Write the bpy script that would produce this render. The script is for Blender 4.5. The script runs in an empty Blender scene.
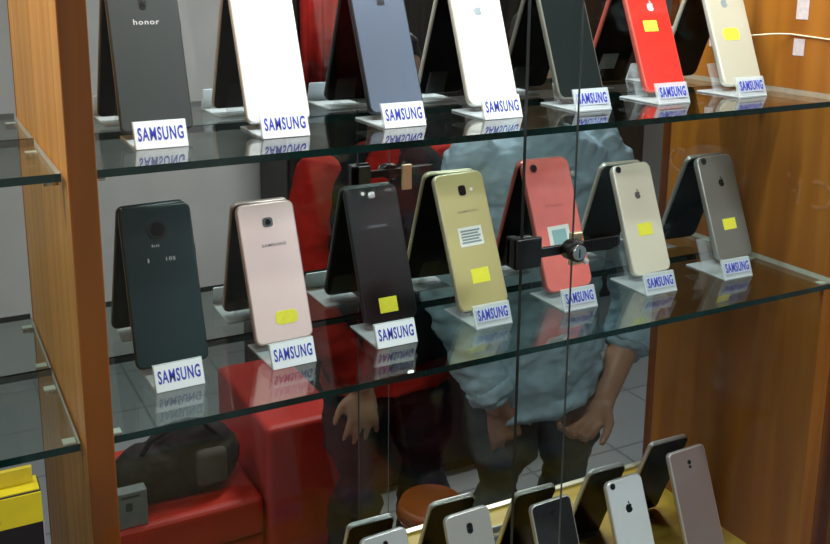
import bpy, bmesh, math, random
from mathutils import Vector, Matrix, noise
R = math.radians
random.seed(4)
sc = bpy.context.scene
col = sc.collection

# ------------------------------------------------------------------ camera, light, exposure
S = 0.78            # metres per survey unit
CH = 1.91           # camera height
def P(x, y, z): return Vector((x*S, y*S, CH+z*S))
cam = bpy.data.cameras.new('camera'); camo = bpy.data.objects.new('camera', cam); col.objects.link(camo)
rx = Vector((0.896986, -0.442059, -0.000459)); dn = Vector((-0.094794, -0.191331, -0.976937)); fw = Vector((0.431776, 0.876342, -0.213526))
M = Matrix((rx, -dn, -fw)).transposed().to_4x4(); M.translation = (0, 0, CH)
camo.matrix_world = M
cam.sensor_width = 36; cam.lens = 955/830*36
cam.shift_x = 40/830; cam.shift_y = -104/830
cam.clip_start = 0.02
sc.camera = camo
w = bpy.data.worlds.new('world'); sc.world = w; w.use_nodes = True
w.node_tree.nodes['Background'].inputs[0].default_value = (0.75, 0.85, 1, 1)
w.node_tree.nodes['Background'].inputs[1].default_value = 0.03
sc.view_settings.view_transform = 'Standard'; sc.view_settings.look = 'None'; sc.view_settings.gamma = 1
sc.view_settings.use_curve_mapping = False
sc.view_settings.exposure = 0.0
sc.cycles.max_bounces = 14; sc.cycles.glossy_bounces = 8; sc.cycles.transparent_max_bounces = 40
sc.cycles.transmission_bounces = 8; sc.cycles.caustics_reflective = False; sc.cycles.caustics_refractive = False
LED_W, LED_LEFT_W, CEIL_W = 13.0, 6.5, (13.0, 40.0)
LED_COL, CEIL_COL = (0.93, 1.0, 0.98), (0.95, 0.98, 1.0)

# ------------------------------------------------------------------ materials
def nm(name):
    m = bpy.data.materials.new(name); m.use_nodes = True
    return m, m.node_tree, m.node_tree.nodes['Principled BSDF']
def pmat(name, c, rough=.5, metal=0, spec=.5, var=0, scale=40, bump=0, coat=0, emit=None, alpha=1):
    m, nt, b = nm(name)
    b.inputs['Base Color'].default_value = (*c, 1); b.inputs['Roughness'].default_value = rough
    b.inputs['Metallic'].default_value = metal; b.inputs['Specular IOR Level'].default_value = spec
    b.inputs['Coat Weight'].default_value = coat; b.inputs['Alpha'].default_value = alpha
    if emit: b.inputs['Emission Color'].default_value = (*c, 1); b.inputs['Emission Strength'].default_value = emit
    if var or bump:
        tc = nt.nodes.new('ShaderNodeTexCoord'); n = nt.nodes.new('ShaderNodeTexNoise'); n.inputs['Scale'].default_value = scale
        n.inputs['Detail'].default_value = 4
        nt.links.new(tc.outputs['Object'], n.inputs['Vector'])
        if var:
            r = nt.nodes.new('ShaderNodeValToRGB')
            r.color_ramp.elements[0].position = .3; r.color_ramp.elements[1].position = .7
            r.color_ramp.elements[0].color = (*[v*(1-var) for v in c], 1)
            r.color_ramp.elements[1].color = (*[min(1, v*(1+var)) for v in c], 1)
            nt.links.new(n.outputs['Fac'], r.inputs['Fac']); nt.links.new(r.outputs['Color'], b.inputs['Base Color'])
        if bump:
            bp = nt.nodes.new('ShaderNodeBump'); bp.inputs['Strength'].default_value = bump; bp.inputs['Distance'].default_value = .01
            nt.links.new(n.outputs['Fac'], bp.inputs['Height']); nt.links.new(bp.outputs['Normal'], b.inputs['Normal'])
    return m
def wood(name, a, b_, axis='Z', rough=.4, scale=1.0):
    m, nt, b = nm(name)
    tc = nt.nodes.new('ShaderNodeTexCoord'); mp = nt.nodes.new('ShaderNodeMapping')
    s = [38*scale]*3; s['XYZ'.index(axis)] = 1.6*scale; mp.inputs['Scale'].default_value = s
    n = nt.nodes.new('ShaderNodeTexNoise'); n.inputs['Scale'].default_value = 1; n.inputs['Detail'].default_value = 6; n.inputs['Distortion'].default_value = .6
    r = nt.nodes.new('ShaderNodeValToRGB'); r.color_ramp.elements[0].position = .32; r.color_ramp.elements[1].position = .68
    r.color_ramp.elements[0].color = (*a, 1); r.color_ramp.elements[1].color = (*b_, 1)
    bp = nt.nodes.new('ShaderNodeBump'); bp.inputs['Strength'].default_value = .12; bp.inputs['Distance'].default_value = .004
    L = nt.links.new
    L(tc.outputs['Object'], mp.inputs['Vector']); L(mp.outputs['Vector'], n.inputs['Vector']); L(n.outputs['Fac'], r.inputs['Fac'])
    L(r.outputs['Color'], b.inputs['Base Color']); L(n.outputs['Fac'], bp.inputs['Height']); L(bp.outputs['Normal'], b.inputs['Normal'])
    b.inputs['Roughness'].default_value = rough; b.inputs['Specular IOR Level'].default_value = .25
    return m
def glass(name, tint, ior=1.5, rough=.0, boost=1.0):
    m = bpy.data.materials.new(name); m.use_nodes = True; nt = m.node_tree; nt.nodes.clear(); L = nt.links.new
    o = nt.nodes.new('ShaderNodeOutputMaterial'); mx = nt.nodes.new('ShaderNodeMixShader')
    t = nt.nodes.new('ShaderNodeBsdfTransparent'); t.inputs[0].default_value = (*tint, 1)
    g = nt.nodes.new('ShaderNodeBsdfGlossy'); g.inputs['Roughness'].default_value = rough
    f = nt.nodes.new('ShaderNodeFresnel'); f.inputs['IOR'].default_value = ior
    ge = nt.nodes.new('ShaderNodeNewGeometry'); ml = nt.nodes.new('ShaderNodeMath'); ml.operation = 'MULTIPLY_ADD'
    # the Fresnel node inverts its index on back faces: flip the normal there so both sides of a pane read alike
    vm = nt.nodes.new('ShaderNodeVectorMath'); vm.operation = 'SCALE'
    ml.inputs[1].default_value = -2; ml.inputs[2].default_value = 1
    fr = nt.nodes.new('ShaderNodeMath'); fr.operation = 'MULTIPLY'; fr.inputs[1].default_value = boost; fr.use_clamp = True
    # Schlick term from the facing angle, the same on both sides
    dt = nt.nodes.new('ShaderNodeVectorMath'); dt.operation = 'DOT_PRODUCT'
    L(ge.outputs['Incoming'], dt.inputs[0]); L(ge.outputs['Normal'], dt.inputs[1])
    ab = nt.nodes.new('ShaderNodeMath'); ab.operation = 'ABSOLUTE'; L(dt.outputs['Value'], ab.inputs[0])
    om = nt.nodes.new('ShaderNodeMath'); om.operation = 'SUBTRACT'; om.inputs[0].default_value = 1; L(ab.outputs[0], om.inputs[1])
    pw = nt.nodes.new('ShaderNodeMath'); pw.operation = 'POWER'; pw.inputs[1].default_value = 5; L(om.outputs[0], pw.inputs[0])
    r0 = ((ior-1)/(ior+1))**2
    sch = nt.nodes.new('ShaderNodeMath'); sch.operation = 'MULTIPLY_ADD'; sch.inputs[1].default_value = 1-r0; sch.inputs[2].default_value = r0
    L(pw.outputs[0], sch.inputs[0]); L(sch.outputs[0], fr.inputs[0])
    for n_ in (f, ml, vm): nt.nodes.remove(n_)
    L(fr.outputs[0], mx.inputs[0]); L(t.outputs[0], mx.inputs[1]); L(g.outputs[0], mx.inputs[2]); L(mx.outputs[0], o.inputs[0])
    return m
def frosted(name, c, a, rough=.25):
    return pmat(name, c, rough, alpha=a)

MT = {}
MT['wood_front'] = wood('reddish orange varnished wood', (0.19, 0.048, 0.005), (0.36, 0.110, 0.012))
MT['wood_side'] = wood('honey varnished wood', (0.46, 0.19, 0.035), (0.74, 0.36, 0.085))
MT['wood_wall'] = wood('orange brown varnished wood', (0.29, 0.090, 0.008), (0.46, 0.165, 0.018), scale=.7)
MT['wood_deck'] = wood('yellow wood', (0.66, 0.38, 0.05), (0.88, 0.56, 0.09), axis='X')
MT['mirror'] = pmat('mirror silver', (0.86, 0.88, 0.87), 0.0, 1)
MT['shelf_glass'] = glass('clear shelf glass', (0.89, 0.95, 0.93), 2.05)
MT['shelf_edge'] = pmat('green glass edge', (0.004, 0.030, 0.025), 0.2, spec=.5, var=.4, scale=30)
MT['side_edge'] = pmat('pale cut glass edge', (0.95, 0.95, 0.82), 0.35, var=.15, scale=120)
MT['door_glass'] = glass('clear door glass', (0.975, 0.985, 0.98), 1.3)
MT['door_edge'] = pmat('dark glass edge', (0.008, 0.012, 0.012), 0.4)
MT['door_edge_pale'] = pmat('pale glass edge', (0.12, 0.15, 0.145), 0.3)
MT['acrylic'] = frosted('frosted acrylic', (0.80, 0.86, 0.90), 0.45)
MT['acrylic_clear'] = frosted('clear acrylic', (0.75, 0.82, 0.86), 0.14, .1)
MT['card_white'] = pmat('white card', (0.86, 0.88, 0.92), .6)
MT['card_grey'] = pmat('bluish card', (0.50, 0.54, 0.68), .5)
MT['ink_blue'] = pmat('blue print', (0.030, 0.035, 0.42), .6)
MT['yellow_sticker'] = pmat('yellow sticker', (0.92, 0.86, 0.05), .6, var=.06, scale=300)
MT['white_sticker'] = pmat('white sticker', (0.85, 0.86, 0.82), .6)
MT['grey_print'] = pmat('grey print', (0.25, 0.3, 0.32), .6)
MT['teal_print'] = pmat('teal print', (0.28, 0.48, 0.50), .5)
MT['screen'] = pmat('black screen glass', (0.006, 0.006, 0.007), 0.12, spec=.4)
MT['lens'] = pmat('lens glass', (0.01, 0.01, 0.012), 0.08)
MT['lens_ring'] = pmat('lens ring', (0.05, 0.055, 0.06), 0.25, .6)
MT['flash'] = pmat('flash', (0.85, 0.83, 0.75), .3)
MT['steel'] = pmat('chrome', (0.75, 0.76, 0.76), .18, 1)
MT['brass'] = pmat('brass plate', (0.72, 0.62, 0.38), .3, .7)
MT['black_metal'] = pmat('black lock metal', (0.012, 0.012, 0.013), .3, spec=.6)
MT['rubber'] = pmat('black rubber', (0.01, 0.01, 0.01), .7)
MT['alu'] = pmat('aluminium', (0.74, 0.70, 0.52), .35, .6)
MT['silver_text'] = pmat('silver print', (0.55, 0.56, 0.58), .4)
MT['dark_text'] = pmat('dark print', (0.10, 0.085, 0.09), .5)

# ------------------------------------------------------------------ mesh helpers
def mesh_from(bm, name):
    bmesh.ops.recalc_face_normals(bm, faces=bm.faces)
    me = bpy.data.meshes.new(name); bm.to_mesh(me); bm.free(); return me
def link(name, me, mats, parent=None, smooth=False):
    o = bpy.data.objects.new(name, me); col.objects.link(o)
    if parent: o.parent = parent
    if mats is not None and len(me.materials) == 0:
        for m in (mats if isinstance(mats, (list, tuple)) else [mats]): me.materials.append(m)
    if smooth:
        for p in me.polygons: p.use_smooth = True
    return o
def empty(name, loc, rot=(0, 0, 0)):
    o = bpy.data.objects.new(name, None); col.objects.link(o); o.location = loc; o.rotation_euler = rot; o.empty_display_size = .02
    return o
def tag(o, label, cat, group=None, kind=None):
    if label: o['label'] = label
    if cat: o['category'] = cat
    if group: o['group'] = group
    if kind: o['kind'] = kind
    return o
def add_box(bm, lo, hi, bev=0, segs=2, mi=0):
    lo = Vector(lo); hi = Vector(hi)
    vs = [bm.verts.new((x, y, z)) for x in (lo.x, hi.x) for y in (lo.y, hi.y) for z in (lo.z, hi.z)]
    idx = [(0, 1, 3, 2), (4, 6, 7, 5), (0, 4, 5, 1), (2, 3, 7, 6), (0, 2, 6, 4), (1, 5, 7, 3)]
    fs = [bm.faces.new([vs[i] for i in f]) for f in idx]
    for f in fs: f.material_index = mi
    if bev:
        es = list({e for f in fs for e in f.edges})
        bmesh.ops.bevel(bm, geom=es, offset=bev, segments=segs, affect='EDGES', profile=.5)
    return fs
def box(name, lo, hi, m, parent=None, bev=0, segs=2):
    bm = bmesh.new(); add_box(bm, lo, hi, bev, segs)
    return link(name, mesh_from(bm, name), m, parent)
def rr_outline(wd, h, r, n=6, bottom=0.0):
    pts = []
    for cx, cz, a0 in ((wd/2-r, bottom+h-r, 0), (-wd/2+r, bottom+h-r, 90), (-wd/2+r, bottom+r, 180), (wd/2-r, bottom+r, 270)):
        for i in range(n+1):
            a = R(a0+90*i/n); pts.append((cx+r*math.cos(a), cz+r*math.sin(a)))
    return pts
def inset_poly(wd, h, r, n, bottom, d):
    return rr_outline(wd-2*d, h-2*d, max(r-d, .0004), n, bottom+d)
def add_slab(bm, wd, h, r, y0, y1, bev=.0, bottom=0.0, n=6, edge_mi=0, face_mi=0):
    """Rounded rectangle in XZ, thickness y0..y1, with rounded rims."""
    prof = [(y0, bev), (y0+bev*.3, bev*.3), (y0+bev, 0), (y1-bev, 0), (y1-bev*.3, bev*.3), (y1, bev)] if bev else [(y0, 0), (y1, 0)]
    rings = []
    for y, d in prof:
        rings.append([bm.verts.new((x, y, z)) for x, z in inset_poly(wd, h, r, n, bottom, d)])
    for a, b in zip(rings, rings[1:]):
        for i in range(len(a)):
            f = bm.faces.new((a[i], a[(i+1) % len(a)], b[(i+1) % len(a)], b[i])); f.material_index = edge_mi; f.smooth = bool(bev)
    for q in (rings[0], rings[-1]):
        f = bm.faces.new(q); f.material_index = face_mi
def slab(name, wd, h, r, y0, y1, m, parent, cx=0, bottom=0, bev=0, n=6):
    bm = bmesh.new(); add_slab(bm, wd, h, r, y0, y1, bev, bottom, n)
    bmesh.ops.translate(bm, vec=(cx, 0, 0), verts=bm.verts)
    return link(name, mesh_from(bm, name), m, parent)
def add_prism(bm, pts, y0, y1):
    a = [bm.verts.new((x, y0, z)) for x, z in pts]; b = [bm.verts.new((x, y1, z)) for x, z in pts]
    bm.faces.new(a); bm.faces.new(b[::-1])
    for i in range(len(a)): bm.faces.new((a[i], b[i], b[(i+1) % len(a)], a[(i+1) % len(a)]))
def add_cyl(bm, c, axis, r0, r1, h, n=20):
    axis = Vector(axis).normalized(); q = axis.to_track_quat('Z', 'Y'); c = Vector(c)
    A = [bm.verts.new(c+q @ Vector((r0*math.cos(2*math.pi*i/n), r0*math.sin(2*math.pi*i/n), 0))) for i in range(n)]
    B = [bm.verts.new(c+q @ Vector((r1*math.cos(2*math.pi*i/n), r1*math.sin(2*math.pi*i/n), h))) for i in range(n)]
    bm.faces.new(A[::-1]); bm.faces.new(B)
    for i in range(n):
        f = bm.faces.new((A[i], A[(i+1) % n], B[(i+1) % n], B[i])); f.smooth = True
def cyl(name, c, axis, r, h, m, parent=None, n=20):
    bm = bmesh.new(); add_cyl(bm, c, axis, r, r, h, n); return link(name, mesh_from(bm, name), m, parent)
_tc = {}
def text_mesh(body, wd, h, bold=0.0, depth=.0003, shear=0):
    """Text centred on the origin in the XZ plane, facing -Y, stretched to wd x h."""
    key = (body, round(wd, 5), round(h, 5), bold)
    if key in _tc: return _tc[key]
    cu = bpy.data.curves.new('lettering', 'FONT'); cu.body = body; cu.size = 1; cu.offset = bold; cu.extrude = .01; cu.space_character = 1.14; cu.resolution_u = 3
    o = bpy.data.objects.new('lettering', cu); col.objects.link(o); bpy.context.view_layer.update()
    me = bpy.data.meshes.new_from_object(o.evaluated_get(bpy.context.evaluated_depsgraph_get()))
    bpy.data.objects.remove(o)
    xs = [v.co.x for v in me.vertices]; ys = [v.co.y for v in me.vertices]; zs = [v.co.z for v in me.vertices]
    cx, cy = (min(xs)+max(xs))/2, (min(ys)+max(ys))/2; sx = wd/(max(xs)-min(xs)); sy = h/(max(ys)-min(ys))
    for v in me.vertices:
        x, y, z = v.co; v.co = ((x-cx)*sx, -(z-min(zs))/(max(zs)-min(zs)+1e-9)*depth, (y-cy)*sy)
    _tc[key] = me
    return me

# ------------------------------------------------------------------ room shell
Z1, Z2, Z3 = -.2145, -.5172, -1.082      # shelf heights (survey units)
YM = 1.219                                 # mirror plane
BACK = YM*S
tile, nt, b = nm('pale grey floor tile')
tc = nt.nodes.new('ShaderNodeTexCoord'); br = nt.nodes.new('ShaderNodeTexBrick'); br.offset = 0
br.inputs['Color1'].default_value = (.27, .28, .285, 1); br.inputs['Color2'].default_value = (.24, .25, .255, 1); br.inputs['Mortar'].default_value = (.14, .145, .15, 1)
br.inputs['Scale'].default_value = 1; br.inputs['Brick Width'].default_value = .4; br.inputs['Row Height'].default_value = .4; br.inputs['Mortar Size'].default_value = .006
nt.links.new(tc.outputs['Object'], br.inputs['Vector']); nt.links.new(br.outputs['Color'], b.inputs['Base Color']); b.inputs['Roughness'].default_value = .35
def structure(name, lo, hi, m):
    o = box(name, lo, hi, m); o['kind'] = 'structure'; return o
wallm = pmat('grey painted wall', (.60, .58, .555), .8, var=.08, scale=3)
structure('floor', (-2.5, -2.6, -.05), (4.3, 1.1, 0), tile)
structure('ceiling', (-2.5, -2.6, 2.75), (4.3, 1.1, 2.8), pmat('white ceiling', (.7, .7, .68), .9, var=.04, scale=2))
structure('wall_back', (-2.5, -2.65, 0), (4.3, -2.6, 2.75), wallm)
structure('wall_front', (-2.5, 1.05, 0), (4.3, 1.1, 2.75), wallm)
structure('wall_left', (-2.55, -2.6, 0), (-2.5, 1.05, 2.75), wallm)
structure('wall_right', (4.3, -2.6, 0), (4.35, 1.05, 2.75), wallm)

# ------------------------------------------------------------------ display cabinet
XR = 1.345*S; XD0, XD1 = .1385*S, .1665*S; XL = -.36
CT, CB = 2.38, .02
z3 = CH+Z3*S
cab = empty('display_cabinet', (0, 0, 0))
tag(cab, 'orange varnished wooden display cabinet with a mirror back behind its glass shelves', 'cabinet')
YF = .99*S
GY1, GY2 = .957*S, .972*S                 # outer and inner sliding pane
box('divider', (XD0, YF, z3-.03), (XD1, BACK, CT), MT['wood_side'], cab, .0015)
# facing strip on the divider's front edge
o = box('divider_facing', (XD0-.0005, YF-.004, z3-.03), (XD1+.0005, YF, CT), MT['wood_front'], cab, .001)
box('side_panel', (XR, 1.030*S, CB), (XR+.028, BACK+.03, CT), MT['wood_wall'], cab, .001)
box('jamb', (XR+.058, .735, CB), (XR+.078, 1.030*S, CT), MT['wood_front'], cab, .001)
box('jamb_return', (XR+.0285, 1.030*S, CB), (XR+.078, 1.030*S+.02, CT), MT['wood_front'], cab, .001)
box('side_panel', (XL-.02, .735, CB), (XL, BACK+.03, CT), MT['wood_side'], cab, .001)
box('front_stile', (XR+.060, .722, CB), (XR+.10, .735, CT), MT['wood_front'], cab, .002)
box('front_stile', (XL-.02, .722, CB), (XL+.03, .735, CT), MT['wood_front'], cab, .002)
box('mirror_panel', (XL, BACK, z3), (XR, BACK+.005, CT-.02), MT['mirror'], cab)
box('back_board', (XL-.02, BACK+.006, CB), (XR, BACK+.03, CT), MT['wood_wall'], cab)
box('top_board', (XL-.02, .722, CT), (XR+.10, BACK+.03, CT+.02), MT['wood_front'], cab, .001)
box('deck_board', (XL, .765, z3-.02), (XR, BACK, z3), MT['wood_deck'], cab)
box('base_front', (XL-.02, .722, CB), (XR+.10, .735, z3-.035), MT['wood_front'], cab, .001)
for yy in (GY1, GY2):
    box('door_track', (XL, yy-.005, z3-.03), (XR+.0575, yy+.005, z3-.012), MT['alu'], cab, .001)
    box('door_track', (XL, yy-.005, CT-.02), (XR+.0575, yy+.005, CT), MT['alu'], cab, .001)
box('sill_strip', (XL, GY2+.006, z3-.02), (XR, GY2+.016, z3+.004), MT['alu'], cab, .001)
def pane(name, x0, x1, y, eL, eR, label):
    th = .0025 if eL is MT['door_edge'] else .0016
    bm = bmesh.new(); fs = add_box(bm, (x0, y-th, z3-.012), (x1, y+th, CT-.02))
    fs[0].material_index = 1; fs[1].material_index = 2
    me = bpy.data.meshes.new(name); bm.to_mesh(me); bm.free()
    o = link(name, me, [MT['door_glass'], eL, eR], cab); o['label'] = label
pane('glass_door', XL, .758*S, GY1, MT['door_edge_pale'], MT['door_edge_pale'], 'outer sliding glass pane on the left')
pane('glass_door', .6885*S, XR+.0575, GY2, MT['door_edge'], MT['wood_front'], 'inner sliding glass pane with a dark edge')

# shelves of glass
def shelf(x0, x1, z, label):
    t = .0068
    bm = bmesh.new(); fs = add_box(bm, (x0, 1.0*S, -t), (x1, BACK-.002, 0))
    fs[0].material_index = fs[1].material_index = 2; fs[2].material_index = fs[3].material_index = 1
    bm.normal_update()
    me = bpy.data.meshes.new('glass_shelf'); bm.to_mesh(me); bm.free()
    o = link('glass_shelf', me, [MT['shelf_glass'], MT['shelf_edge'], MT['side_edge']])
    o.location = (0, 0, z); tag(o, label, 'shelf', 'glass shelves of the cabinet')
    for xx, sgn in ((x0, 1), (x1, -1)):
        for yy in (1.03*S, BACK-.03):
            pg = empty('shelf_peg', (xx, yy, z-t), (0, 0, 0 if sgn > 0 else math.pi)); pg.parent = cab
            bm = bmesh.new(); add_cyl(bm, (-.0005, 0, -.004), (1, 0, 0), .004, .0035, .012, 14); link('pin', mesh_from(bm, 'pin'), MT['steel'], pg)
            bm = bmesh.new(); add_box(bm, (.001, -.005, -.0015), (.012, .005, 0), .0004); link('pad', mesh_from(bm, 'pad'), MT['flash'], pg)
zs1, zs2 = CH+Z1*S, CH+Z2*S
G = .0008
shelf(XD1+G, XR-G, zs1, 'wide glass shelf at the top with phones ending in a red and a champagne one')
shelf(XD1+G, XR-G, zs2, 'wide glass shelf in the middle holding the pink and coral phones')
shelf(XL+G, XD0-.004, zs1, 'short upper glass shelf on the far side left of the wooden divider')
shelf(XL+G, XD0-.004, zs2, 'short lower glass shelf left of the wooden divider behind the yellow box')
ZL3 = -.80

# lamp inside the cabinet
def led(x0, x1, W, label):
    t = empty('light_tube', ((x0+x1)/2, .80, CT)); L = x1-x0
    tag(t, label, 'lamp')
    box('housing', (-L/2, -.014, -.016), (L/2, .014, 0), MT['card_white'], t, .002)
    bm = bmesh.new(); add_cyl(bm, (-L/2+.01, 0, -.022), (1, 0, 0), .008, .008, L-.02, 16)
    link('tube', mesh_from(bm, 'tube'), pmat('lit tube', (1, 1, 1), .5, emit=4.0), t)
    la = bpy.data.lights.new('tube_light', 'AREA'); la.shape = 'RECTANGLE'; la.size = L-.02; la.size_y = .03; la.energy = W; la.color = LED_COL
    lo = bpy.data.objects.new('tube_light', la); col.objects.link(lo); lo.parent = t; lo.location = (0, 0, -.034); lo.rotation_euler = (R(8), 0, 0)
led(XD1+.02, XR-.02, LED_W, 'long white light tube under the cabinet top over the phone shelves')
led(XL+.01, -.09, LED_LEFT_W, 'short white light tube in the section left of the divider')
# ceiling lamp of the shop
for cx, cy, lb, cw_ in ((-.95, -.9, 'square ceiling lamp behind the photographer', CEIL_W[0]), (1.75, -.95, 'square ceiling lamp over the right half of the shop', CEIL_W[1])):
    t = empty('ceiling_lamp', (cx, cy, 2.75)); tag(t, lb, 'lamp', 'ceiling lamps of the shop')
    box('frame', (-.31, -.31, -.03), (.31, .31, 0), MT['card_white'], t, .004)
    box('diffuser', (-.28, -.28, -.034), (.28, .28, -.03), pmat('lit diffuser', (1, 1, 1), .5, emit=3), t)
    la = bpy.data.lights.new('ceiling_light', 'AREA'); la.size = .56; la.energy = cw_; la.color = CEIL_COL
    lo = bpy.data.objects.new('ceiling_light', la); col.objects.link(lo); lo.parent = t; lo.location = (0, 0, -.04)

# ------------------------------------------------------------------ phone stands
def stand_meshes(style):
    m = {}
    wd = .0625*S; D = .090*S; T = .0022; H = .031*S; sl = .012*S
    bm = bmesh.new()
    add_box(bm, (-wd/2, 0, 0), (wd/2, D, T), .0006, 1)
    # lip rising from the base's front edge
    pts = [(0, 0), (T*1.1, 0), (sl+T, H), (sl, H)]
    a = [bm.verts.new((-wd/2, y, z)) for y, z in pts]; b_ = [bm.verts.new((wd/2, y, z)) for y, z in pts]
    bm.faces.new(a); bm.faces.new(b_[::-1])
    for i in range(4): bm.faces.new((a[i], b_[i], b_[(i+1) % 4], a[(i+1) % 4]))
    m['holder'] = mesh_from(bm, 'holder')
    bm = bmesh.new()          # sloping back rest under the phone's screen side
    y0, y1, hh, bw = .0655*S, .084*S, .046*S, wd*.5
    pts = [(y0, T), (y0+T, T), (y1+T, hh), (y1, hh)]
    a = [bm.verts.new((-bw/2, y, z)) for y, z in pts]; b_ = [bm.verts.new((bw/2, y, z)) for y, z in pts]
    bm.faces.new(a); bm.faces.new(b_[::-1])
    for i in range(4): bm.faces.new((a[i], b_[i], b_[(i+1) % 4], a[(i+1) % 4]))
    m['rest'] = mesh_from(bm, 'rest')
    ang = math.atan2(sl, H); n = Vector((0, -math.cos(ang), math.sin(ang))); u = Vector((0, math.sin(ang), math.cos(ang)))
    cw, chh = (wd*.97, math.hypot(sl, H)*.97) if style == 'white' else (wd*.86, math.hypot(sl, H)*.56)
    zc = .5 if style == 'white' else .56
    m['card'] = (cw, chh, n, u, zc*math.hypot(sl, H), ang)
    return m
ST = {'white': stand_meshes('white'), 'clear': stand_meshes('clear')}
for k in ST:
    for q, mt in (('holder', 'acrylic'), ('rest', 'acrylic_clear')): ST[k][q].materials.append(MT[mt])
def phone_stand(x, zs, style, label, group, yaw=0, y0=1.086):
    t = empty('phone_stand', (x*S, y0*S, zs), (0, 0, yaw)); tag(t, label, 'stand', group)
    M_ = ST[style]
    link('holder', M_['holder'], None, t); link('back_rest', M_['rest'], None, t)
    cw, chh, n, u, zc, ang = M_['card']
    c = slab('label_card', cw, chh, .0006, -.0008, -.0001, MT['card_white' if style == 'white' else 'card_grey'], t, bottom=-chh/2, n=2)
    c.location = u*zc; c.rotation_euler = (-ang, 0, 0)
    if style == 'white': tm = text_mesh('SAMSUNG', cw*.88, chh*.50, .018)
    else: tm = text_mesh('SAMSUNG', cw*.95, chh*.84, .025)
    tx = link('lettering', tm, MT['ink_blue'], c); tx.location = (0, -.0008, chh*.04)
    return t

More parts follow.
